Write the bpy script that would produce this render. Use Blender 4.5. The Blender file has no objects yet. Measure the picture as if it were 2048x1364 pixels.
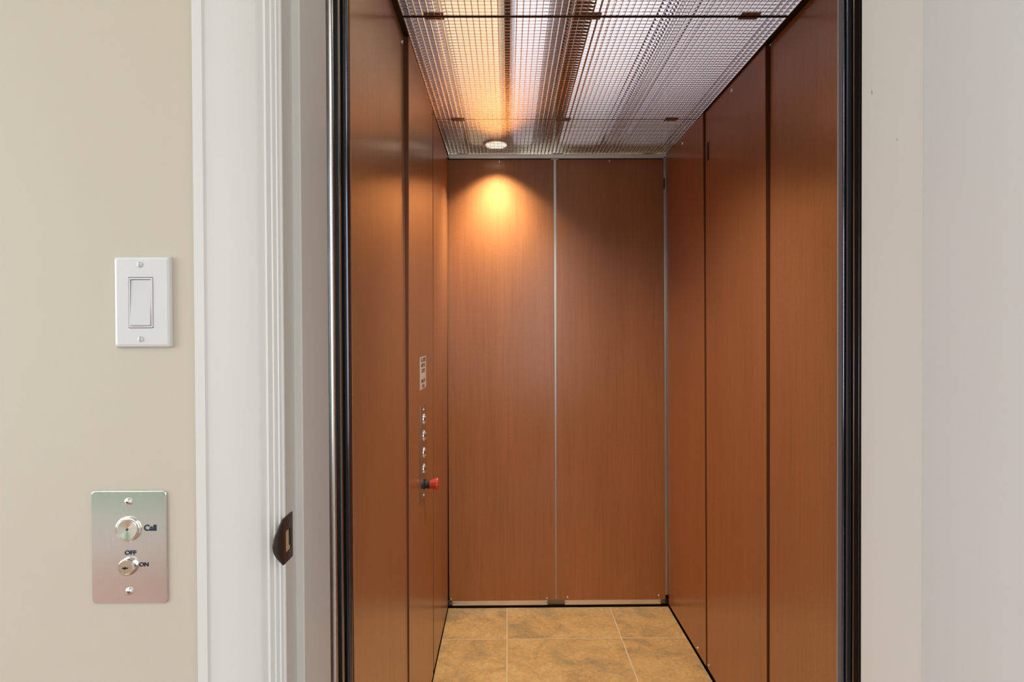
import bpy, bmesh, math, random
from mathutils import Vector, Matrix
random.seed(7)
SC = bpy.context.scene
COL = SC.collection
PI = math.pi

# ------------------------------------------------------------------ camera, world, light, exposure
CAM_H = 1.2567
cam_d = bpy.data.cameras.new('camera')
cam = bpy.data.objects.new('camera', cam_d); COL.objects.link(cam)
cam_d.sensor_width = 36.0
cam_d.lens = 36.0 * 1165.0 / 2048.0
cam_d.clip_start = 0.02
right = Vector((0.99996, -0.00812, -0.00454)); up = Vector((0.00462, 0.01022, 0.99994)); fwd = Vector((0.00807, 0.99991, -0.01026))
cam.matrix_world = Matrix(((right.x, up.x, -fwd.x, 0), (right.y, up.y, -fwd.y, 0), (right.z, up.z, -fwd.z, CAM_H), (0, 0, 0, 1)))
SC.camera = cam
SC.view_settings.view_transform = 'Standard'
SC.view_settings.look = 'None'
SC.view_settings.gamma = 1.0
SC.view_settings.use_curve_mapping = False
SC.view_settings.exposure = 0.0
SC.cycles.use_denoising = True
SC.cycles.max_bounces = 10
SC.cycles.glossy_bounces = 8
SC.cycles.diffuse_bounces = 5
SC.cycles.sample_clamp_indirect = 6.0
SC.cycles.caustics_reflective = False
SC.cycles.caustics_refractive = False

world = bpy.data.worlds.new('sky'); SC.world = world; world.use_nodes = True
wn = world.node_tree; bgn = wn.nodes['Background']
bgn.inputs[0].default_value = (0.72, 0.84, 1.0, 1); bgn.inputs[1].default_value = 2.2

def area(name, loc, rot, sx, sy, power, color):
    l = bpy.data.lights.new(name, 'AREA'); l.shape = 'RECTANGLE'; l.size = sx; l.size_y = sy
    l.energy = power; l.color = color
    o = bpy.data.objects.new(name, l); COL.objects.link(o); o.location = loc; o.rotation_euler = rot
    return o
# added fill lights under the hall ceiling, behind the photographer
area('hall_fill_light', (-2.1, -.55, 2.58), (0, 0, 0), 1.6, 1.2, 17, (0.95, 0.97, 0.97))
area('hall_fill_light', (1.3, -1.0, 2.58), (0, 0, 0), 1.2, 1.2, 22, (0.95, 0.97, 0.97))
# daylight arriving through the hall's rear windows, then an added side light
area('window_daylight', (-2.05, -1.87, 1.70), (PI/2, 0, 0), 2.8, 1.3, 5, (0.90, 0.96, 1.0))
area('window_daylight', (1.0, -1.87, 1.45), (PI/2, 0, 0), 1.7, 1.8, 25, (0.89, 0.96, 1.0))
area('window_daylight', (-3.72, -.65, 1.40), (0, -PI/2, 0), 1.9, 1.9, 104, (0.87, 0.95, 1.0))  # added side source that brightens the right jamb and open door

LAMPS = ((-0.045, 2.562), (0.25, 1.30))  # the doorway lamp is added, unseen, to brighten the cab
LAMP_BEAMS = ((0, 17, 112, .55, 0), (0, 42, 84, 1.0, 0), (1, 64, 104, 1.0, 27))      # lamp, watts, cone, blend, tilt toward the back wall
H = 2.077          # underside of the cab ceiling
for k, *pw in LAMP_BEAMS:      # the back lamp has a wide rim and a stronger core, as its reflector gives
    lx, ly = LAMPS[k]
    l = bpy.data.lights.new('cab_lamp_beam', 'SPOT'); l.energy = pw[0]; l.color = (1.0, 0.82, 0.60) if ly > 2 else (1.0, 0.88, 0.70)
    l.spot_size = math.radians(pw[1]); l.spot_blend = pw[2]; l.shadow_soft_size = 0.02 if ly > 2 else 0.07
    o = bpy.data.objects.new('cab_lamp_beam', l); COL.objects.link(o); o.location = (lx, ly, H - 0.004); o.rotation_euler = (math.radians(pw[3]), 0, 0)

# ------------------------------------------------------------------ materials
def mat(name, base=(.8, .8, .8), rough=.5, metal=0.0, spec=.5, coat=0.0, coat_rough=.1, aniso=0.0):
    m = bpy.data.materials.new(name); m.use_nodes = True
    b = m.node_tree.nodes['Principled BSDF']
    b.inputs['Base Color'].default_value = (*base, 1); b.inputs['Roughness'].default_value = rough
    b.inputs['Metallic'].default_value = metal; b.inputs['Specular IOR Level'].default_value = spec
    b.inputs['Coat Weight'].default_value = coat; b.inputs['Coat Roughness'].default_value = coat_rough
    b.inputs['Anisotropic'].default_value = aniso
    return m
def N(m, kind, **kw):
    n = m.node_tree.nodes.new(kind)
    for k, v in kw.items(): setattr(n, k, v)
    return n
def L(m, a, b): m.node_tree.links.new(a, b)
def bsdf(m): return m.node_tree.nodes['Principled BSDF']
def ramp(m, stops):
    r = N(m, 'ShaderNodeValToRGB'); e = r.color_ramp.elements
    while len(e) < len(stops): e.new(0.5)
    for k, (p, c) in enumerate(stops): e[k].position = p; e[k].color = (*c, 1)
    return r
def noise(m, scale_vec, scale, detail=4, rough=.5, coord='Object', dist=0.0):
    tc = N(m, 'ShaderNodeTexCoord'); mp = N(m, 'ShaderNodeMapping'); mp.inputs['Scale'].default_value = scale_vec
    L(m, tc.outputs[coord], mp.inputs['Vector'])
    n = N(m, 'ShaderNodeTexNoise'); n.inputs['Scale'].default_value = scale; n.inputs['Detail'].default_value = detail
    n.inputs['Roughness'].default_value = rough; n.inputs['Distortion'].default_value = dist
    L(m, mp.outputs[0], n.inputs['Vector']); return n, mp
def bump(m, sock, strength, dist=.001):
    b = N(m, 'ShaderNodeBump'); b.inputs['Strength'].default_value = strength; b.inputs['Distance'].default_value = dist
    L(m, sock, b.inputs['Height']); L(m, b.outputs[0], bsdf(m).inputs['Normal'])

def paint(name, base, rough=.55, var=.03, bmp=.12):
    m = mat(name, base, rough, spec=.3)
    n, _ = noise(m, (1, 1, 1), 2.2, 3)
    lo = tuple(c * (1 - var) for c in base); hi = tuple(min(1, c * (1 + var)) for c in base)
    r = ramp(m, [(.3, lo), (.7, hi)]); L(m, n.outputs[0], r.inputs[0]); L(m, r.outputs[0], bsdf(m).inputs['Base Color'])
    n2, _ = noise(m, (1, 1, 1), 160, 2); bump(m, n2.outputs[0], bmp, .0006)
    return m
def wood(name, c_dark, c_mid, c_light, rough=.3, coat=.5):
    m = mat(name, c_mid, rough, spec=.45, coat=coat, coat_rough=.2, aniso=.6)
    tg = N(m, 'ShaderNodeTangent'); tg.direction_type = 'RADIAL'; tg.axis = 'Z'; L(m, tg.outputs[0], bsdf(m).inputs['Tangent'])
    n, mp = noise(m, (1, 1, .035), 95, 6, .62, dist=.3)         # long vertical fibres
    oi = N(m, 'ShaderNodeObjectInfo'); cmb = N(m, 'ShaderNodeMath', operation='MULTIPLY'); cmb.inputs[1].default_value = 7.0
    L(m, oi.outputs['Random'], cmb.inputs[0]); L(m, cmb.outputs[0], mp.inputs['Location'])
    r = ramp(m, [(.28, c_dark), (.5, c_mid), (.74, c_light)]); L(m, n.outputs[0], r.inputs[0])
    n2, mp2 = noise(m, (1, 1, .10), 7, 3, .5)                   # broad tone bands
    r2 = ramp(m, [(.3, (.93, .92, .91)), (.7, (1.05, 1.05, 1.05))]); L(m, n2.outputs[0], r2.inputs[0])
    n3, mp3 = noise(m, (1, 1, .35), 420, 2, .5)                 # pores
    r3 = ramp(m, [(.30, (.72, .70, .68)), (.42, (1, 1, 1))]); L(m, n3.outputs[0], r3.inputs[0])
    a = N(m, 'ShaderNodeMixRGB', blend_type='MULTIPLY'); a.inputs[0].default_value = 1
    L(m, r.outputs[0], a.inputs[1]); L(m, r2.outputs[0], a.inputs[2])
    b = N(m, 'ShaderNodeMixRGB', blend_type='MULTIPLY'); b.inputs[0].default_value = .8
    L(m, a.outputs[0], b.inputs[1]); L(m, r3.outputs[0], b.inputs[2])
    L(m, b.outputs[0], bsdf(m).inputs['Base Color'])
    bump(m, n.outputs[0], .04, .0002)
    return m
def brushed(name, base, rough, vertical=True, aniso=.5, amt=.12):
    m = mat(name, base, rough, metal=1.0, aniso=aniso)
    n, _ = noise(m, (1, 1, .02) if vertical else (.02, 1, 1), 900, 3)
    mr = N(m, 'ShaderNodeMapRange'); mr.inputs['To Min'].default_value = rough - amt*.5; mr.inputs['To Max'].default_value = rough + amt*.5
    L(m, n.outputs[0], mr.inputs['Value']); L(m, mr.outputs[0], bsdf(m).inputs['Roughness'])
    bump(m, n.outputs[0], .15, .0002)
    return m

M = {}
M['wall'] = paint('beige_wall_paint', (.52, .455, .36), .6, .025, .25)
M['trim'] = paint('white_trim_paint', (.615, .59, .55), .38, .012, .05)
M['door'] = paint('white_door_paint', (.68, .66, .625), .45, .012, .05)
M['ceil'] = paint('white_ceiling_paint', (.80, .79, .76), .7)
M['wood'] = wood('cherry_veneer', (.375, .153, .058), (.42, .177, .069), (.455, .194, .078), .29, .3)
M['edge'] = mat('cherry_edge_band', (.14, .040, .014), .45)
M['hallwood'] = wood('hall_floor_wood', (.20, .085, .04), (.30, .13, .065), (.37, .17, .09), .35, .3)
M['alu'] = brushed('mill_aluminium', (.86, .84, .81), .42, True)
M['aluh'] = brushed('mill_aluminium_rail', (.88, .87, .90), .40, False)
M['steel'] = brushed('brushed_steel', (.62, .61, .60), .26, True, .6)
M['plate'] = brushed('brushed_steel_plate', (.80, .79, .81), .22, True, .55)
M['dark'] = mat('dark_polished_steel', (.085, .095, .12), .14, metal=.85)
M['darkgrey'] = brushed('dark_brushed_steel', (.24, .235, .235), .30, True, .3)
M['bluesteel'] = mat('blue_grey_steel', (.24, .27, .33), .28, metal=.9)
M['midsteel'] = mat('grey_polished_steel', (.15, .155, .17), .2, metal=.9)
M['satin'] = mat('satin_metal', (.46, .38, .37), .45, metal=.35)
M['black'] = mat('black_rubber', (.006, .006, .007), .35)
M['blackgap'] = mat('black_angle', (.008, .008, .008), .6)
M['chrome'] = mat('polished_chrome', (.86, .84, .80), .08, metal=1)
M['nickel'] = mat('polished_nickel', (.74, .70, .62), .12, metal=1)
M['bronze'] = mat('aged_bronze', (.085, .070, .060), .33, metal=.8)
M['hole'] = mat('cut_hole_dark', (.01, .008, .006), .8)
M['rawwood'] = paint('bare_pine', (.55, .38, .20), .7)
M['plastic'] = mat('white_plastic', (.60, .58, .56), .30, spec=.4)
M['plastic2'] = mat('white_plastic_rocker', (.57, .55, .535), .33, spec=.4)
M['ink'] = mat('dark_blue_ink', (.012, .016, .05), .4)
M['blackink'] = mat('black_ink', (.03, .025, .025), .5)
M['red'] = mat('red_plastic', (.62, .045, .018), .25, coat=.4)
M['label'] = mat('label_paper', (.78, .70, .62), .5)
M['grid'] = mat('mirror_louver', (.93, .90, .87), .06, metal=1)
M['plenum'] = mat('white_plenum', (.80, .80, .82), .45)
M['conduit_blade_line'] = mat('black_conduit_line', (.015, .015, .02), .5)
M['beam'] = mat('brown_plywood', (.50, .27, .15), .6)
M['clip'] = mat('brown_clip', (.17, .12, .11), .4)
M['shaft'] = paint('hoistway_board', (.05, .045, .04), .8)
M['grass'] = paint('grass', (.07, .16, .03), .9, .3)
M['grout'] = paint('tan_grout', (.80, .68, .48), .85, .08, .6)
def glass():
    m = bpy.data.materials.new('window_glass'); m.use_nodes = True; nt = m.node_tree; nt.nodes.clear()
    o = nt.nodes.new('ShaderNodeOutputMaterial'); mx = nt.nodes.new('ShaderNodeMixShader'); t = nt.nodes.new('ShaderNodeBsdfTransparent')
    g = nt.nodes.new('ShaderNodeBsdfGlossy'); g.inputs['Roughness'].default_value = .02
    mx.inputs[0].default_value = .06; nt.links.new(t.outputs[0], mx.inputs[1]); nt.links.new(g.outputs[0], mx.inputs[2]); nt.links.new(mx.outputs[0], o.inputs[0])
    return m
M['glass'] = glass()
def emis(name, col, s):
    m = mat(name, col, .3); b = bsdf(m); b.inputs['Emission Color'].default_value = (*col, 1); b.inputs['Emission Strength'].default_value = s; return m
M['lens'] = emis('lit_lamp_lens', (1.0, .86, .62), 16)
M['cool'] = emis('lit_cool_diffuser', (.88, .89, 1.0), 1.10)
M['dim'] = emis('added_dim_glow', (.86, .87, 1.0), .62)
M['faint'] = emis('added_faint_glow', (1.0, .90, 1.0), .17)
M['warm'] = emis('lit_warm_diffuser', (1.0, .84, .58), 1.0)
def slate():
    m = mat('slate_look_tile', (.5, .3, .12), .38, spec=.4)
    n, mp = noise(m, (1, 1.25, 1), 6.5, 9, .66, dist=.9)
    oi = N(m, 'ShaderNodeObjectInfo'); k = N(m, 'ShaderNodeMath', operation='MULTIPLY'); k.inputs[1].default_value = 23.0
    L(m, oi.outputs['Random'], k.inputs[0]); L(m, k.outputs[0], mp.inputs['Location'])
    r = ramp(m, [(.26, (.38, .32, .20)), (.38, (.55, .40, .20)), (.50, (.72, .49, .22)), (.66, (.80, .58, .27)), (.8, (.70, .49, .23))])
    L(m, n.outputs[0], r.inputs[0])
    n2, mp2 = noise(m, (1, 1, 1), 3.0, 4, .5, dist=2.5); L(m, k.outputs[0], mp2.inputs['Location'])
    r2 = ramp(m, [(.47, (1, 1, 1)), (.497, (.72, .66, .60)), (.512, (1, 1, 1))]); L(m, n2.outputs[0], r2.inputs[0])   # thin cleft lines
    a = N(m, 'ShaderNodeMixRGB', blend_type='MULTIPLY'); a.inputs[0].default_value = .55
    L(m, r.outputs[0], a.inputs[1]); L(m, r2.outputs[0], a.inputs[2])
    n3, _ = noise(m, (1, 1, 1), 60, 5, .6); r3 = ramp(m, [(.3, (.84, .84, .84)), (.7, (1.12, 1.12, 1.12))]); L(m, n3.outputs[0], r3.inputs[0])
    b = N(m, 'ShaderNodeMixRGB', blend_type='MULTIPLY'); b.inputs[0].default_value = 1
    L(m, a.outputs[0], b.inputs[1]); L(m, r3.outputs[0], b.inputs[2]); L(m, b.outputs[0], bsdf(m).inputs['Base Color'])
    s = N(m, 'ShaderNodeMath', operation='ADD'); L(m, n.outputs[0], s.inputs[0]); L(m, n3.outputs[0], s.inputs[1])
    bump(m, s.outputs[0], .5, .003)
    return m
M['tile'] = slate()
def reveal_mat():
    m = paint('lit_jamb_paint', (.72, .68, .59), .5, .015, .08)  # lighter, warmer copy of the white paint; the lit tone is painted in
    b = bsdf(m); src = b.inputs['Base Color'].links[0].from_socket
    tc = N(m, 'ShaderNodeTexCoord')
    n, _ = noise(m, (1, 1, .45), 260, 3); last = src
    for (py, pz, rad) in ((.846, 1.606, .010), (.790, 1.520, .004), (.760, 1.70, .003)):   # scuff marks on the jamb
        sub = N(m, 'ShaderNodeVectorMath', operation='DISTANCE'); sub.inputs[1].default_value = (.531, py, pz)
        L(m, tc.outputs['Object'], sub.inputs[0])
        mr = N(m, 'ShaderNodeMapRange'); mr.inputs['From Min'].default_value = 0; mr.inputs['From Max'].default_value = rad
        mr.inputs['To Min'].default_value = 1.15; mr.inputs['To Max'].default_value = 0
        L(m, sub.outputs['Value'], mr.inputs['Value'])
        ml = N(m, 'ShaderNodeMath', operation='MULTIPLY'); L(m, mr.outputs[0], ml.inputs[0]); L(m, n.outputs[0], ml.inputs[1])
        gt = N(m, 'ShaderNodeMapRange'); gt.inputs['From Min'].default_value = .36; gt.inputs['From Max'].default_value = .60
        gt.inputs['To Max'].default_value = .7
        L(m, ml.outputs[0], gt.inputs['Value'])
        mx = N(m, 'ShaderNodeMixRGB'); mx.inputs[2].default_value = (.16, .12, .05, 1)
        L(m, gt.outputs[0], mx.inputs[0]); L(m, last, mx.inputs[1]); last = mx.outputs[0]
    L(m, last, b.inputs['Base Color'])
    return m
M['reveal'] = reveal_mat()

# ------------------------------------------------------------------ mesh helpers (world coordinates in, one object out)
class MB:
    def __init__(s): s.bm = bmesh.new()
    def box(s, x0, x1, y0, y1, z0, z1, bev=0.0, seg=2):
        return s.hexa([(x0,y0,z0),(x1,y0,z0),(x1,y1,z0),(x0,y1,z0),(x0,y0,z1),(x1,y0,z1),(x1,y1,z1),(x0,y1,z1)], bev, seg)
    def hexa(s, p, bev=0.0, seg=2):
        v = [s.bm.verts.new(q) for q in p]
        fs = [s.bm.faces.new([v[i] for i in f]) for f in ((3,2,1,0),(4,5,6,7),(0,1,5,4),(1,2,6,5),(2,3,7,6),(3,0,4,7))]
        if bev:
            ed = list({e for f in fs for e in f.edges})
            bmesh.ops.bevel(s.bm, geom=ed, offset=bev, segments=seg, affect='EDGES', profile=.5)
        return s
    def prism(s, pts, axis, a, b):
        """closed 2-D outline swept along an axis; pts are the other two coordinates in x,y,z order"""
        def P(q, t): return {'x': (t, q[0], q[1]), 'y': (q[0], t, q[1]), 'z': (q[0], q[1], t)}[axis]
        va = [s.bm.verts.new(P(q, a)) for q in pts]; vb = [s.bm.verts.new(P(q, b)) for q in pts]; n = len(pts)
        s.bm.faces.new(va[::-1]); s.bm.faces.new(vb)
        for i in range(n): s.bm.faces.new((va[i], va[(i+1) % n], vb[(i+1) % n], vb[i]))
        return s
    def lathe(s, prof, c, axis, n=32):
        """prof: (radius, distance along the axis) from c"""
        ax = Vector(axis).normalized(); t = Vector((0, 0, 1)) if abs(ax.z) < .9 else Vector((1, 0, 0)); u = ax.cross(t).normalized(); w = ax.cross(u)
        rings = []
        for r, h in prof:
            if r < 1e-6: rings.append([s.bm.verts.new(Vector(c) + ax*h)])
            else: rings.append([s.bm.verts.new(Vector(c) + ax*h + (u*math.cos(2*PI*k/n) + w*math.sin(2*PI*k/n))*r) for k in range(n)])
        for A, B in zip(rings, rings[1:]):
            for k in range(n):
                a, b = A[k % len(A)], A[(k+1) % len(A)]; c2, d = B[(k+1) % len(B)], B[k % len(B)]
                q = [];
                for v in (a, b, c2, d):
                    if v not in q: q.append(v)
                if len(q) > 2: s.bm.faces.new(q)
        return s
    def mesh(s, name, m, origin=(0, 0, 0), smooth=False):
        bmesh.ops.recalc_face_normals(s.bm, faces=s.bm.faces)
        me = bpy.data.meshes.new(name); o = Vector(origin)
        for v in s.bm.verts: v.co -= o
        s.bm.to_mesh(me); s.bm.free(); me.materials.append(m)
        if smooth:
            for p in me.polygons: p.use_smooth = True
            try: me.set_sharp_from_angle(angle=math.radians(38))
            except Exception: pass
        return me
    def obj(s, name, m, parent=None, origin=None, smooth=False):
        """with a parent, the mesh's origin is the root thing's base unless one is given"""
        org = Vector(origin) if origin is not None else (wloc(parent) if parent else Vector((0, 0, 0)))
        me = s.mesh(name, m, org, smooth)
        o = bpy.data.objects.new(name, me); COL.objects.link(o)
        if parent: o.parent = parent; o.location = org - wloc(parent)
        else: o.location = org
        return o
def wloc(o):
    v = Vector((0, 0, 0))
    while o: v += o.location; o = o.parent
    return v
def thing(name, label, cat, loc, group=None):
    o = bpy.data.objects.new(name, None); COL.objects.link(o); o.location = loc; o.empty_display_size = .05
    o['label'] = label; o['category'] = cat
    if group: o['group'] = group
    return o
def tag(o, label, cat, group=None):
    o['label'] = label; o['category'] = cat
    if group: o['group'] = group
    return o
def struct(o, label=None):
    o['kind'] = 'structure'
    if label: o['label'] = label
    return o
def place(name, me, parent, loc, rot=None):
    o = bpy.data.objects.new(name, me); COL.objects.link(o); o.parent = parent
    o.location = Vector(loc) - (wloc(parent) if parent else Vector((0, 0, 0)))
    if rot: o.rotation_euler = rot
    return o
def text(name, s, size, m, parent, loc, rot, bold=.0, extrude=.0002, sx=1.0, space=1.0):
    c = bpy.data.curves.new(name, 'FONT'); c.body = s; c.size = size; c.offset = bold; c.extrude = extrude; c.align_x = 'CENTER'; c.align_y = 'CENTER'
    c.space_character = space
    t = bpy.data.objects.new('tmp', c); COL.objects.link(t)
    dg = bpy.context.evaluated_depsgraph_get(); me = bpy.data.meshes.new_from_object(t.evaluated_get(dg))
    bpy.data.objects.remove(t)
    me.materials.clear(); me.materials.append(m); me.name = name
    o = place(name, me, parent, loc, rot); o.scale = (sx, 1, 1)
    return o

# ------------------------------------------------------------------ the hall (setting)
WY0, WY1 = .735, .870          # hall wall, room face and hoistway face
XL, XR = -.279, .741           # cab side walls
D = 2.677                      # cab back wall
JL, JR = -.277, .531           # door opening
b = MB(); b.box(-3.6, -.297, WY0, WY1, 0, 2.6); b.box(-.297, .552, WY0, WY1, 2.08, 2.6)
struct(b.obj('wall_front', M['wall']), 'beige painted wall around the elevator doorway')
b = MB(); b.box(.552, 3.6, WY0, WY1, 0, 2.6); struct(b.obj('wall_right', M['wall']), 'beige painted wall behind the open white door')
b = MB(); b.box(-3.6, 3.6, -1.75, WY1, -.04, 0); struct(b.obj('floor', M['hallwood']), 'reddish wood floor of the hall')
b = MB(); b.box(-3.6, 3.6, -1.75, WY1, 2.6, 2.64); struct(b.obj('ceiling', M['ceil']), 'white hall ceiling')
b = MB()
for y0, y1, z0, z1 in ((-1.75, -1.6, 0, 2.6), (.3, WY1, 0, 2.6), (-1.6, .3, 0, .45), (-1.6, .3, 2.35, 2.6)): b.box(-3.70, -3.6, y0, y1, z0, z1)
struct(b.obj('wall_left', M['wall']), 'beige hall side wall')
b = MB(); b.box(3.6, 3.64, -1.75, WY1, 0, 2.6); struct(b.obj('wall_far_right', M['wall']), 'beige hall side wall at the far right')
b = MB()   # rear hall wall with two openings
for x0, x1, z0, z1 in ((-3.6, -3.55, 0, 2.6), (-3.55, -.6, 2.4, 2.6), (-3.55, -.6, 0, .20), (-.6, .1, 0, 2.6), (.1, 1.9, 0, .5), (.1, 1.9, 2.35, 2.6), (1.9, 3.6, 0, 2.6)):
    b.box(x0, x1, -1.85, -1.75, z0, z1)
struct(b.obj('wall_back', M['wall']), 'beige hall wall behind the photographer')
for k, (x0, x1, z0, z1) in enumerate(((-3.55, -.6, .20, 2.4), (.1, 1.9, .5, 2.35))):
    w = bpy.data.objects.new('window_%d' % (k+1), None); COL.objects.link(w); w.location = ((x0+x1)/2, -1.80, z0); w['kind'] = 'structure'
    f = MB(); t = .06
    f.box(x0, x0+t, -1.84, -1.76, z0, z1); f.box(x1-t, x1, -1.84, -1.76, z0, z1); f.box(x0+t, x1-t, -1.84, -1.76, z0, z0+t); f.box(x0+t, x1-t, -1.84, -1.76, z1-t, z1)
    xm = (x0+x1)/2; f.box(xm-.03, xm+.03, -1.84, -1.76, z0+t, z1-t); f.obj('window_frame', M['trim'], w)
    g = MB(); g.box(x0+t, xm-.03, -1.802, -1.798, z0+t, z1-t); g.obj('pane', M['glass'], w)
    g = MB(); g.box(xm+.03, x1-t, -1.802, -1.798, z0+t, z1-t); g.obj('pane', M['glass'], w)
w = bpy.data.objects.new('window_3', None); COL.objects.link(w); w.location = (-3.65, -.65, .45); w['kind'] = 'structure'  # side window added to bring light onto the right jamb and door
f = MB(); f.box(-3.69, -3.61, -1.6, -1.54, .45, 2.35); f.box(-3.69, -3.61, .24, .3, .45, 2.35); f.box(-3.69, -3.61, -1.54, .24, .45, .51); f.box(-3.69, -3.61, -1.54, .24, 2.29, 2.35); f.obj('window_frame', M['trim'], w)
f = MB(); f.box(-3.652, -3.648, -1.54, .24, .51, 2.29); f.obj('pane', M['glass'], w)
b = MB(); b.prism([(-1.75, 0), (-1.735, 0), (-1.735, .125), (-1.742, .14), (-1.75, .14)], 'x', -3.6, 3.6); struct(b.obj('baseboard_back', M['trim']), 'white baseboard behind the photographer')
b = MB(); b.box(-14, 14, -16, -1.87, -.30, -.25); struct(b.obj('ground', M['grass']), 'green lawn outside the hall windows')
# hoistway around the cab
b = MB(); b.box(-.46, -.43, WY1, 2.9, -.3, 2.6); b.box(.90, .93, WY1, 2.9, -.3, 2.6); b.box(-.46, .93, 2.87, 2.9, -.3, 2.6); b.box(-.46, .93, WY1, 2.9, 2.6, 2.63); b.box(-.46, .93, WY1, 2.9, -.33, -.3)
struct(b.obj('wall_hoistway', M['shaft']), 'dark walls of the hoistway')

# door casing, left, as a moulded profile
prof = [(-.384, WY0), (-.384, .7185), (-.3825, .7165), (-.3705, .7158), (-.3690, .7172), (-.3670, .7174), (-.345, .7168), (-.320, .7176), (-.3075, .7194), (-.3035, .7200),
        (-.3015, .7216), (-.2985, .7222), (-.2972, .7206), (-.2952, .7202), (-.2935, .7218), (-.2918, .7232), (-.2903, .7222), (-.2885, .7216), (-.2868, .7228), (-.2855, .7246),
        (-.2845, .7232), (-.2825, .7222), (-.2812, .7236), (-.2808, WY0)]
b = MB(); b.prism(prof, 'z', 0, 2.085); struct(b.obj('trim_1', M['trim'], smooth=True), 'white moulded door casing left of the doorway')
b = MB(); b.box(-.384, .64, .717, WY0, 2.085, 2.19); struct(b.obj('trim_2', M['trim']), 'white head casing above the doorway')
b = MB(); b.box(.5355, .64, .7235, WY0, 0, 2.085); struct(b.obj('trim_3', M['trim']), 'white casing behind the open door')
# left jamb with its stop
b = MB(); b.prism([(-.2965, .724), (JL-.001, .724), (JL, .725), (JL, .760), (-.2685, .760), (-.2672, .7612), (-.2668, .764), (-.2668, WY1), (-.2965, WY1)], 'z', 0, 2.08)
struct(b.obj('trim_4', M['trim'], smooth=True), 'white left door jamb with its stop')
b = MB(); b.box(JR, .5515, .7245, WY1, 0, 2.08, .001, 1); struct(b.obj('trim_5', M['reveal']), 'right door jamb with its lit cream tone painted in and two small scuffs')
b = MB(); b.box(JL, JR, .724, WY1, 2.045, 2.08); struct(b.obj('trim_6', M['trim']), 'white head jamb')

# the white door, swung open toward the viewer
d = bpy.data.objects.new('door_1', None); COL.objects.link(d); d.location = (.535, .72, .01); d['kind'] = 'structure'; d['label'] = 'white door standing open on the right'
b = MB(); b.box(.5155, .5555, -.09, .7205, .01, 2.035, .0022, 3); b.obj('door_slab', M['door'], d, smooth=True)
for sx in (-1, 1):
    b = MB(); x = .5155 if sx < 0 else .5555
    b.lathe([(0, 0), (.032, 0), (.032, .006), (.012, .009), (.011, .03), (.024, .038), (.028, .052), (.022, .064), (0, .067)], (x, -.03, .98), (sx, 0, 0), 28)
    b.obj('door_knob', M['bronze'], d, smooth=True)
for z in (.25, 1.05, 1.85):
    b = MB(); b.lathe([(0, 0), (.006, 0), (.006, .09), (0, .09)], (.5625, .7300, z), (0, 0, 1), 12); b.obj('hinge', M['nickel'], d, smooth=True)
# ------------------------------------------------------------------ the elevator cab
cab = thing('elevator_cab', 'elevator cab lined with reddish cherry wood wall panels, open toward the viewer', 'elevator', ((XL+XR)/2, 1.86, 0))
sm = MB(); sm.lathe([(.0058, 0), (.0058, .0012), (.0045, .0030), (.0022, .0038), (.0018, .0028), (0, .0028)], (0, 0, 0), (0, 0, 1), 16)
screw_me = sm.mesh('screw', M['chrome'], smooth=True)
ROT = {'back': (PI/2, 0, 0), 'left': (0, PI/2, 0), 'right': (0, -PI/2, 0), 'wall': (PI/2, 0, 0)}
def side_panel(side, y0, y1, o_top, o_bot, z0=.014, z1=2.0765):
    s = 1 if side == 'left' else -1; X = XL if side == 'left' else XR; T = .016
    xt, xb = X + s*o_top, X + s*o_bot
    p = [(xb, y0, z0), (xb - s*T, y0, z0), (xb - s*T, y1, z0), (xb, y1, z0), (xt, y0, z1), (xt - s*T, y0, z1), (xt - s*T, y1, z1), (xt, y1, z1)]
    if s > 0: p = [p[1], p[0], p[3], p[2], p[5], p[4], p[7], p[6]]
    b = MB(); b.hexa(p, .0008, 1); o = b.obj('side_panel', M['wood'], cab)
    # edge band on the end that faces the doorway
    q = .0006; bb = MB(); w = .0006
    bb.hexa([(xb - s*.001, y0-w, z0+q), (xb - s*(T-.001), y0-w, z0+q), (xb - s*(T-.001), y0, z0+q), (xb - s*.001, y0, z0+q), (xt - s*.001, y0-w, z1-q), (xt - s*(T-.001), y0-w, z1-q), (xt - s*(T-.001), y0, z1-q), (xt - s*.001, y0, z1-q)])
    bb.obj('edge_band', M['edge'], o)
    return o
def offs(o_top, o_bot, z): return o_bot + (o_top - o_bot)*z/2.07
# left: three panels; the middle one stands proud at its top
lp = [side_panel('left', 1.050, 1.601, 0, 0), side_panel('left', 1.608, 2.122, .0125, .0022), side_panel('left', 2.148, 2.654, .0110, .0012)]
rp = [side_panel('right', 1.050, 1.648, -.006, -.003), side_panel('right', 1.656, 2.154, .0055, .0008), side_panel('right', 2.163, 2.664, .0120, .0030)]
for p, (y, z, ot, ob) in ((lp[0], (1.575, 2.045, 0, 0)), (lp[1], (2.36, 2.05, .011, .0012))):
    place('screw', screw_me, p, (XL + offs(ot, ob, z), y if y < 2 else 2.10, z), ROT['left'])
for p, y, z, ot, ob in ((rp[2], 2.413, 2.045, .012, .003), (rp[1], 1.901, 2.050, .0055, .0008), (rp[2], 2.251, .036, .012, .003), (rp[1], 2.133, .035, .0055, .0008)):
    place('screw', screw_me, p, (XR - offs(ot, ob, z), y, z), ROT['right'])
b = MB(); x = XR - offs(.0055, .0008, 1.92) - .0006; b.box(x, x+.003, 2.112, 2.140, 1.890, 1.957, .001, 1); b.obj('latch_slot', M['blackgap'], rp[1])
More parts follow.
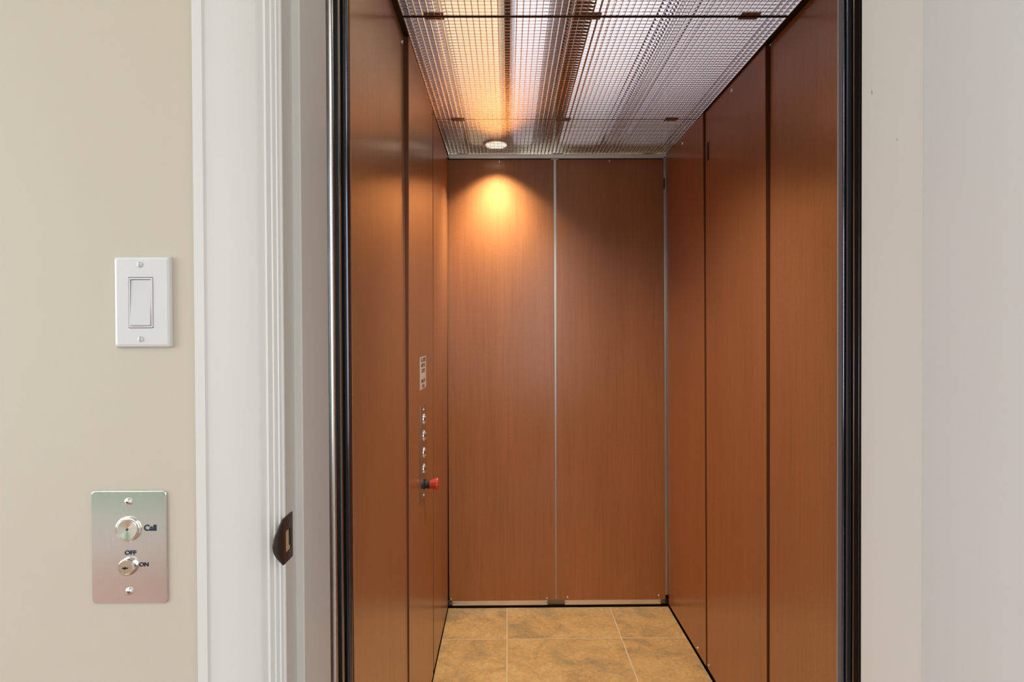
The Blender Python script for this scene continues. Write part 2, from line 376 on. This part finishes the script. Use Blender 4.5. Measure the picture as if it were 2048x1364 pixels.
# back: two panels hung above an aluminium rail
def back_panel(x0, x1, x0b, x1b):
    z0, z1 = .031, 2.060
    b = MB(); b.hexa([(x0b, D, z0), (x1b, D, z0), (x1b, D+.016, z0), (x0b, D+.016, z0), (x0, D, z1), (x1, D, z1), (x1, D+.016, z1), (x0, D+.016, z1)], .0008, 1)
    return b.obj('back_panel', M['wood'], cab)
bp = [back_panel(-.2745, .2165, -.2735, .2175), back_panel(.2290, .7215, .2245, .7265)]
for p, x, z in ((bp[0], -.032, 2.050), (bp[0], -.2665, .040), (bp[0], .178, .041), (bp[1], .473, 2.053), (bp[1], .273, .045), (bp[1], .696, .050)):
    place('screw', screw_me, p, (x, D - .0002, z), ROT['back'])
b = MB(); b.box(.205, .240, D+.0165, D+.020, .012, 2.068); b.obj('seam_strip', M['alu'], cab)
b = MB(); b.hexa([(.722, D+.004, .05), (.7420, D+.004, .05), (.7420, D+.008, .05), (.722, D+.008, .05), (.7215, D+.004, 2.068), (.7450, D+.004, 2.068), (.7450, D+.008, 2.068), (.7215, D+.008, 2.068)]); cs = b.obj('corner_strip', M['alu'], cab)
b = MB(); b.box(.7225, .7275, D+.0028, D+.0042, 1.924, 1.975); b.obj('slot', M['blackgap'], cs)
b = MB(); b.box(-.289, .752, D+.0150, D+.019, .0, .029); b.obj('backing_rail', M['darkgrey'], cab)
for x0, x1 in ((-.259, .180), (.261, .706)):
    b = MB(); b.box(x0, x1, D+.006, D+.0150, .006, .0285, .0006, 1); r = b.obj('base_rail', M['aluh'], cab)
    for xx in (x0+.006, x1-.006):
        rb = MB(); rb.lathe([(.0026, 0), (.0020, .001), (0, .0013)], (xx, D+.006, .018), (0, -1, 0), 10); rb.obj('rivet', M['darkgrey'], r)
# outer shell (sheet metal), hidden behind the panels, and the white pan above the louver
b = MB(); b.box(-.303, -.298, 1.048, D+.03, -.05, H+.003); b.box(.760, .765, 1.05, D+.03, -.05, H+.003); b.box(-.298, .760, D+.025, D+.03, -.05, H+.003)
b.obj('outer_shell', M['shaft'], cab)
b = MB(); b.box(-.303, -.298, 1.048, D+.03, H+.003, H+.083); b.box(.760, .765, 1.05, D+.03, H+.003, H+.083); b.box(-.298, .760, D+.025, D+.03, H+.003, H+.083); b.box(-.303, .765, 1.052, D+.03, H+.083, H+.087); b.box(-.298, .760, 1.048, 1.052, H+.001, H+.083)
b.obj('ceiling_pan', M['plenum'], cab)
# floor pan with grout bed and tiles
b = MB(); b.box(XL+.0025, XR-.0035, 1.049, D-.002, -.05, -.0022); pan = b.obj('cab_floor', M['grout'], cab)
xs = [(-.2760, -.0095), (-.0045, .4655), (.4705, .7365)]
ys = [(1.051, 1.446), (1.4515, 1.9215), (1.9270, 2.3970), (2.4020, 2.674)]
for (x0, x1) in xs:
    for (y0, y1) in ys:
        bm = MB(); nx, ny = 9, 9; g = []
        for j in range(ny+1):
            for i in range(nx+1):
                ex = min(i, nx-i) == 0 or min(j, ny-j) == 0
                jx = random.uniform(-.0009, .0009) if ex else 0
                g.append(bm.bm.verts.new((x0+(x1-x0)*i/nx + jx, y0+(y1-y0)*j/ny + jx*.8, (-.0016 if ex else random.uniform(-.0007, .0004)))))
        for j in range(ny):
            for i in range(nx):
                a = j*(nx+1)+i; bm.bm.faces.new((g[a], g[a+1], g[a+nx+2], g[a+nx+1]))
        ring = [g[i] for i in range(nx+1)] + [g[j*(nx+1)+nx] for j in range(1, ny+1)] + [g[ny*(nx+1)+i] for i in range(nx-1, -1, -1)] + [g[j*(nx+1)] for j in range(ny-1, 0, -1)]
        low = [bm.bm.verts.new((v.co.x, v.co.y, -.004)) for v in ring]
        for k in range(len(ring)): bm.bm.faces.new((ring[k], low[k], low[(k+1) % len(ring)], ring[(k+1) % len(ring)]))
        c = ((x0+x1)/2, (y0+y1)/2, 0)
        bm.obj('floor_tile', M['tile'], pan, origin=c, smooth=True)
# ceiling angles around the louver
b = MB(); b.box(XL-.004, XL+.013, 1.05, D-.004, H+.0005, H+.010); b.obj('ceiling_angle', M['blackgap'], cab)
b = MB(); b.box(XR-.010, XR+.008, 1.05, D-.004, H+.0005, H+.010); b.obj('ceiling_angle', M['blackgap'], cab)
b = MB(); b.box(-.262, .724, D-.022, D-.001, H-.001, H+.001); b.box(-.262, .724, D-.003, D-.001, H-.012, H-.001)
o = b.obj('ceiling_angle', M['alu'], cab); o['label'] = 'pale aluminium ceiling angle along the back'
# things on the upper side of the shallow ceiling space
TOP = H + .078
b = MB(); b.box(.182, .232, 1.06, 2.66, H+.035, TOP-.001, .003, 1); b.obj('plywood_rib', M['beam'], cab)
for cx, cr in ((.005, .011), (.165, .006), (.405, .0028), (.425, .0028), (.445, .0028), (.465, .0028), (.485, .0028)):  # thin ones are added to draw the dark faces of louver blades
    b = MB(); ln = 1.40 if cx < .1 else 1.59; b.lathe([(0, 0), (cr, 0), (cr, ln), (0, ln)], (cx, 1.06, H+.034), (0, 1, 0), 14); b.obj('conduit_blade_line', M['conduit_blade_line'], cab, smooth=True)
# strip lamps above the louver: a long diffuser between two end caps each; faint and dim ones added for brightness
for x0, x1, mt, lab in ((-.262, -.196, 'faint', 'added faint glow strip brightening the left edge of the ceiling louver'),
                        (-.170, -.022, 'warm', 'warm white strip lamp glowing above the left part of the ceiling louver'),
                        (.028, .120, 'cool', 'narrow cool white strip lamp above the middle of the ceiling louver'),
                        (.240, .442, 'cool', 'cool white strip lamp above the right half of the ceiling louver'),
                        (.456, .728, 'dim', 'added dim cool glow strip brightening the right edge of the ceiling louver')):
    xm = (x0+x1)/2; t = thing('strip_lamp', lab, 'lamp', (xm, 1.8, H+.045)); w = (x1-x0)/2
    b = MB(); b.prism([(xm-w, TOP-.002), (xm-w, H+.060), (xm-w*.8, H+.050), (xm-w*.4, H+.045), (xm+w*.4, H+.045), (xm+w*.8, H+.050), (xm+w, H+.060), (xm+w, TOP-.002)], 'y', 1.10, 2.655); b.obj('diffuser', M[mt], t, smooth=True)
    for ye in (1.085, 2.655):
        b = MB(); b.box(x0-.002, x1+.002, ye, ye+.012, H+.043, TOP-.001, .002, 1); b.obj('end_cap', M['plastic'], t)

# ------------------------------------------------------------------ mirror louver ceiling, three lay-in panels
P = .0163
def blade_profile(c, z0=H+.0004, h=.0096):
    out = []; prof = [(.00092, 0), (.00088, .0030), (.00088, .0062), (.00102, .0082), (.00138, h)]
    for w, z in prof: out.append((c + w, z0 + z))
    for w, z in prof[::-1]: out.append((c - w, z0 + z))
    return out
GX0, GX1 = XL + .0145, XR - .0125
def louver(y0, y1, label):
    t = thing('louver_panel', label, 'ceiling panel', ((GX0+GX1)/2, (y0+y1)/2, H), 'egg-crate louver panels of the cab ceiling')
    b = MB(); nx = round((GX1-GX0)/P); ny = round((y1-y0)/P)
    for i in range(nx+1):
        b.prism(blade_profile(GX0 + (GX1-GX0)*i/nx), 'y', y0, y1)
    for j in range(ny+1):
        b.prism(blade_profile(y0 + (y1-y0)*j/ny), 'x', GX0, GX1)
    o = b.obj('cell_grid', M['grid'], t, smooth=True); o['kind'] = 'stuff'
    return t
louv = [louver(1.056, 1.505, 'mirror-finish egg-crate ceiling panel nearest the doorway, cut by the top of the photo'),
        louver(1.515, 2.222, 'middle and longest mirror-finish egg-crate ceiling panel'),
        louver(2.227, 2.650, 'mirror-finish egg-crate ceiling panel at the back with the lit lamp above')]
b = MB(); b.box(GX0, GX1, 1.5075, 1.5125, H-.001, H+.011); jb = b.obj('ceiling_bar', M['blackgap'], cab)
for (yj, t) in ((1.510, louv[1]), (2.2245, louv[2])):
    for cx in (-.185, .221, .630):
        b = MB(); b.box(cx-.025, cx+.025, yj+.0035, yj+.016, H+.0010, H+.0026, .0004, 1); b.obj('clip', M['clip'], t)
        b = MB(); b.box(cx-.025, cx+.025, yj-.016, yj-.0035, H+.0010, H+.0026, .0004, 1); b.obj('clip', M['clip'], louv[0] if yj < 2 else louv[1])
for cx in (.237, .647, -.20):
    b = MB(); b.box(cx-.022, cx+.022, D-.034, D-.023, H+.0010, H+.0026, .0004, 1); b.obj('clip', M['clip'], louv[2])

for k, ((lx, ly), lab) in enumerate(zip(LAMPS, ('round warm halogen lamp glowing above the louver near the back wall', 'added unseen halogen lamp above the louver near the doorway, brightening the cab'))):
    t = thing('halogen_lamp', lab, 'lamp', (lx, ly, H+.013))
    yy = ly - .02
    b = MB(); b.lathe([(0, 0), (.046, 0), (.044, .006), (0, .010)], (lx, yy, H+.0135), (0, 0, 1), 32); b.obj('lens', M['lens'], t, smooth=True)
    b = MB(); b.lathe([(.047, -.0005), (.056, -.0005), (.058, .008), (.045, .018), (0, .019), (0, .014), (.0455, .012), (.047, -.0005)], (lx, yy, H+.0135), (0, 0, 1), 32); b.obj('housing', M['nickel'], t, smooth=True)

# ------------------------------------------------------------------ gate hardware between wall and cab
g = thing('gate_channel', 'stepped brushed steel and black channel at the left edge of the cab opening', 'door frame', (-.30, .95, 0))
b = MB(); b.prism([(-.330, .885), (-.2675, .885), (-.2648, .8856), (-.2630, .8875), (-.2622, .890), (-.2622, .8915), (-.330, .8915)], 'z', 0, 2.3); b.obj('steel_face', M['steel'], g, smooth=True)
b = MB(); b.box(-.330, -.2643, .925, .935, 0, 2.3, .001, 1); b.obj('inner_channel', M['darkgrey'], g)
b = MB(); b.box(-.330, -.2730, .9855, .990, 0, 2.3, .001, 1); b.obj('black_stop', M['black'], g)
b = MB(); b.prism([(-.300, 1.008), (-.2765, 1.008), (-.2745, 1.009), (-.2734, 1.012), (-.2732, 1.018), (-.300, 1.018)], 'z', 0, 2.3); b.obj('polished_edge', M['dark'], g, smooth=True)
b = MB(); b.box(-.2950, -.2832, 1.0415, 1.0465, 0, 2.3); b.obj('brush_seal', M['black'], g)

g = thing('folding_gate', 'folding gate of dark polished panels stacked at the right edge of the cab opening', 'gate', (.60, .98, 0))
b = MB(); b.box(.5530, .5602, .925, .928, .02, 2.06, .0002, 1); b.obj('gate_panel', M['darkgrey'], g, smooth=True)
b = MB(); b.box(.5608, .6100, .9245, .928, .02, 2.06, .0002, 1); b.obj('gate_panel', M['midsteel'], g, smooth=True)
b = MB(); b.prism([(.5777, .987), (.5785, .9854), (.5800, .985), (.5842, .985), (.5850, .986), (.5850, .988), (.5777, .988)], 'z', .02, 2.06); b.obj('gate_panel', M['bluesteel'], g, smooth=True)
b = MB(); b.box(.5865, .6200, .995, 1.000, .02, 2.06, .0008, 1); b.obj('gate_panel', M['black'], g)
b = MB(); b.box(.5855, .6300, 1.010, 1.0145, .02, 2.06, .0008, 1); b.obj('gate_panel', M['dark'], g)
b = MB(); b.box(.5905, .5985, 1.036, 1.0385, .02, 2.06, .0003, 1); b.obj('lead_post', M['satin'], g)
b = MB(); b.box(.550, .63, .92, 1.045, 2.062, 2.078); b.obj('top_track', M['darkgrey'], g)
b = MB(); b.box(.550, .63, .92, 1.045, 0.0, .018); b.obj('bottom_track', M['darkgrey'], g)

# ------------------------------------------------------------------ wall switch
t = thing('light_switch', 'white rocker light switch on the beige wall above the steel call plate', 'light switch', (-.4545, WY0, 1.243))
x0, x1, z0, z1 = -.4898, -.4195, 1.2432, 1.3568
def rounded_plate(b, x0, x1, z0, z1, y_back, y_front, rad, inset, hole=None):
    def ring(x0, x1, z0, z1, r, y):
        pts = []
        for cx, cz, a0 in ((x1-r, z1-r, 0), (x0+r, z1-r, 90), (x0+r, z0+r, 180), (x1-r, z0+r, 270)):
            for k in range(5): a = math.radians(a0 + 22.5*k); pts.append(b.bm.verts.new((cx+r*math.cos(a), y, cz+r*math.sin(a))))
        return pts
    R = [ring(x0, x1, z0, z1, rad, y_back), ring(x0, x1, z0, z1, rad, y_back-(y_back-y_front)*.35),
         ring(x0+inset*.35, x1-inset*.35, z0+inset*.35, z1-inset*.35, rad, y_front+(y_back-y_front)*.15), ring(x0+inset, x1-inset, z0+inset, z1-inset, rad, y_front)]
    if hole:
        R.append(ring(*hole, .001, y_front)); R.append(ring(*hole, .001, y_back))
    for A, B in zip(R, R[1:]):
        for k in range(len(A)): b.bm.faces.new((A[k], A[(k+1) % len(A)], B[(k+1) % len(A)], B[k]))
    if hole:
        for k in range(20): b.bm.faces.new((R[-1][k], R[-1][(k+1) % 20], R[0][(k+1) % 20], R[0][k]))
    else:
        b.bm.faces.new(R[0][::-1]); b.bm.faces.new(R[-1])
b = MB(); rounded_plate(b, x0, x1, z0, z1, WY0, WY0-.0055, .0022, .004, (-.4715, -.4405, 1.2672, 1.3310)); b.obj('cover_plate', M['plastic'], t)
b = MB(); rounded_plate(b, -.4711, -.4409, 1.2676, 1.3306, WY0-.0005, WY0-.0062, .001, .0006, (-.4690, -.4432, 1.2698, 1.3282)); b.obj('bezel', M['plastic'], t, smooth=True)
b = MB(); zc = 1.299; b.prism([(WY0-.0008, 1.2703), (WY0-.0068, 1.2703), (WY0-.0074, 1.2715), (WY0-.0058, zc), (WY0-.0050, 1.3275), (WY0-.0008, 1.3278)], 'x', -.4685, -.4437); b.obj('rocker', M['plastic2'], t)
for z in (1.3465, 1.2537):
    b = MB(); b.lathe([(.0036, 0), (.0034, .0008), (.002, .0013), (0, .0014)], (-.4568, WY0-.0056, z), (0, -1, 0), 18); s = b.obj('screw', M['plastic'], t, smooth=True)
    b = MB(); b.box(-.4573, -.4563, WY0-.0072, WY0-.0066, z-.0031, z+.0031); b.obj('slot', M['darkgrey'], s)
# ------------------------------------------------------------------ call station
t = thing('call_station', 'brushed steel elevator call plate with round button and key switch, below the light switch', 'call button', (-.476, WY0, .9215))
b = MB(); rounded_plate(b, -.5232, -.4290, .9215, 1.0630, WY0, WY0-.0022, .0045, .0007); b.obj('face_plate', M['plate'], t)
YF = WY0-.0022
b = MB(); b.lathe([(.0158, 0), (.0158, .0010), (.0152, .0022), (.0140, .0028), (.0133, .0028), (.0130, .0018), (0, .0018)], (-.4765, YF, 1.0155), (0, -1, 0), 48); r = b.obj('button_ring', M['chrome'], t, smooth=True)
m = brushed('turned_steel', (.80, .76, .70), .22, True, .9, .02)
tn = N(m, 'ShaderNodeTangent'); tn.direction_type = 'RADIAL'; tn.axis = 'Y'; L(m, tn.outputs[0], bsdf(m).inputs['Tangent'])
b = MB(); b.lathe([(.0128, 0), (.0128, .0030), (.0122, .0036), (.0060, .0031), (.0012, .0028), (0, .0028)], (0, 0, 0), (0, -1, 0), 48)
o = b.obj('call_button', m, r, origin=(0, 0, 0), smooth=True); o.location = Vector((-.4765, YF, 1.0155)) - wloc(r)
b = MB(); b.lathe([(.0014, 0), (.0014, .0005), (0, .0006)], (-.4768, YF-.0030, 1.0155), (0, -1, 0), 12); b.obj('pinhole', M['blackink'], r)
b = MB(); b.lathe([(.0112, 0), (.0112, .002), (.0105, .0026), (.0100, .0056), (.0092, .0066), (.0078, .0066), (.0076, .0061), (0, .0061)], (-.4770, YF, .9685), (0, -1, 0), 40); k = b.obj('key_switch', M['nickel'], t, smooth=True)
b = MB(); b.box(-.4812, -.4738, YF-.0067, YF-.0059, .9676, .9690); b.box(-.4790, -.4765, YF-.0067, YF-.0059, .9668, .9697); b.obj('keyhole', M['blackink'], k)
for z in (1.0497, .9370):
    b = MB(); b.lathe([(.0048, 0), (.0046, .0012), (.0034, .0024), (.0014, .0029), (.0012, .0022), (0, .0022)], (-.4763, YF, z), (0, -1, 0), 24); s = b.obj('screw', M['chrome'], t, smooth=True)
    b = MB(); b.lathe([(.0013, 0), (.0013, .0006), (0, .0006)], (-.4763, YF-.0023, z), (0, -1, 0), 6); b.obj('socket', M['blackink'], s)
text('lettering', 'Call', .0102, M['ink'], t, (-.4494, YF-.0004, 1.0163), (PI/2, 0, 0), .00035, .00004)
text('lettering', 'OFF', .0072, M['ink'], t, (-.4745, YF-.0004, .9853), (PI/2, 0, 0), .00025, .00004, sx=1.15)
text('lettering', 'ON', .0068, M['ink'], t, (-.4578, YF-.0004, .9703), (PI/2, 0, 0), .00025, .00004, sx=1.12)

# ------------------------------------------------------------------ strike plate
t = thing('strike_plate', 'dark bronze strike plate with curved lip let into the white left jamb', 'strike plate', (JL, .73, .975))
b = MB(); xs0 = JL + .0002; xs1 = JL + .0016
zl, zh = .9755, 1.0325; ya, ybk = .7150, .7445
hz0, hz1, hy0, hy1 = .9875, 1.0145, .7215, .7375
for (y0, y1, q0, q1) in ((ya, hy0, zl, zh), (hy1, ybk, zl, zh), (hy0, hy1, zl, hz0), (hy0, hy1, hz1, zh)): b.box(xs0, xs1, y0, y1, q0, q1)
b.obj('plate', M['bronze'], t)
b = MB(); n = 18; rows = []
for i in range(n+1):
    u = i/n; z = zl + (zh-zl)*u; reach = .0168*max(.0001, math.sin(PI*(.02+.96*u)))**1.05
    row = []
    for k in range(7):
        s = k/6; y = ya - reach*s; x = xs1 - .0062*s*s*(reach/.0168)
        row.append((x, y, z))
    rows.append(row)
F_ = [[b.bm.verts.new(p) for p in r] for r in rows]; B_ = [[b.bm.verts.new((p[0]-.0014, p[1]+.0002, p[2])) for p in r] for r in rows]
for i in range(n):
    for k in range(6):
        b.bm.faces.new((F_[i][k], F_[i+1][k], F_[i+1][k+1], F_[i][k+1])); b.bm.faces.new((B_[i][k], B_[i][k+1], B_[i+1][k+1], B_[i+1][k]))
    b.bm.faces.new((F_[i][6], F_[i+1][6], B_[i+1][6], B_[i][6])); b.bm.faces.new((F_[i][0], B_[i][0], B_[i+1][0], F_[i+1][0]))
for i in (0, n):
    for k in range(6): b.bm.faces.new((F_[i][k], F_[i][k+1], B_[i][k+1], B_[i][k]))
b.obj('lip', M['bronze'], t, smooth=True)
b = MB(); b.box(JL+.0001, JL+.0004, hy0, hy1, hz0, hz1); b.obj('latch_pocket', M['rawwood'], t)
b = MB(); b.box(JL+.0002, JL+.0014, hy1-.0035, hy1, hz0+.006, hz1); b.obj('pocket_edge', M['hole'], t)
for z in (.9815, 1.0235):
    b = MB(); b.lathe([(.0036, 0), (.0032, .0006), (.0012, .0008), (.0010, .0004), (0, .0004)], (xs1-.0001, .7300, z), (1, 0, 0), 18); b.obj('screw', M['bronze'], t, smooth=True)

# ------------------------------------------------------------------ cab control panel on the left wall
LX = XL + offs(.0125, .0022, .88)
t = thing('control_panel', 'narrow steel car control panel with four silver buttons and red stop knob on left wall', 'control panel', (LX, 1.87, .735))
b = MB(); b.hexa([(LX-.0002, 1.803, .732), (LX+.0020, 1.803, .732), (LX+.0020, 1.935, .732), (LX-.0002, 1.935, .732), (LX-.0002+.0014, 1.803, 1.037), (LX+.0034, 1.803, 1.037), (LX+.0034, 1.935, 1.037), (LX+.0012, 1.935, 1.037)], .0006, 1)
b.obj('face_plate', M['steel'], t)
def on_plate(z): return LX + .0020 + .0014*(z-.732)/.305
for z in (.988, .935, .881, .828):
    b = MB(); x = on_plate(z)
    b.lathe([(.0180, 0), (.0180, .002), (.0165, .0042), (.0135, .0050), (.0128, .0035), (.0125, .0045), (.0110, .0070), (.0050, .0078), (0, .0080)], (x, 1.869, z), (1, 0, 0), 32)
    b.obj('floor_button', M['chrome'], t, smooth=True)
for z in (1.019, .745):
    b = MB(); b.lathe([(.0055, 0), (.0052, .0014), (.003, .0028), (0, .003)], (on_plate(z), 1.869, z), (1, 0, 0), 18); b.obj('screw', M['chrome'], t, smooth=True)
z = .779; x = on_plate(z)
b = MB(); b.lathe([(.0165, 0), (.0165, .004), (.0140, .005), (.0140, .014), (.0150, .0145), (.0150, .019), (0, .019)], (x, 1.869, z), (1, 0, 0), 28); st = b.obj('stop_button', M['black'], t, smooth=True)
b = MB(); b.lathe([(.0135, .019), (.0165, .030), (.0178, .038), (.0200, .0385), (.0205, .042), (.0198, .0455), (.0150, .0475), (0, .0480)], (x, 1.869, z), (1, 0, 0), 32); b.obj('red_knob', M['red'], st, smooth=True)
# printed notice above it
LX2 = XL + offs(.0125, .0022, 1.14)
t = thing('notice_label', 'small cream printed notice sticker on left wall above the control panel', 'sign', (LX2, 1.873, 1.085))
b = MB(); b.hexa([(LX2-.001, 1.807, 1.086), (LX2+.0004, 1.807, 1.086), (LX2+.0004, 1.936, 1.086), (LX2-.001, 1.936, 1.086), (LX2-.0005, 1.807, 1.189), (LX2+.0009, 1.807, 1.189), (LX2+.0009, 1.936, 1.189), (LX2-.0005, 1.936, 1.189)]); b.obj('sticker', M['label'], t)
for s, z, sz, sxx in (('ALL DOORS', 1.1785, .0185, 1.0), ('MUST BE', 1.1610, .0165, 1.25), ('CLOSED', 1.1440, .0165, 1.3), ('MAX.LOAD', 1.1115, .0165, .95), ('950 LB', 1.0945, .0165, 1.05)):
    xx = LX2 + .0004 + .0005*(z-1.086)/.103 + .0003
    text('lettering', s, sz, M['blackink'], t, (xx, 1.8715, z), (PI/2, 0, PI/2), .0003, .00003, sxx)
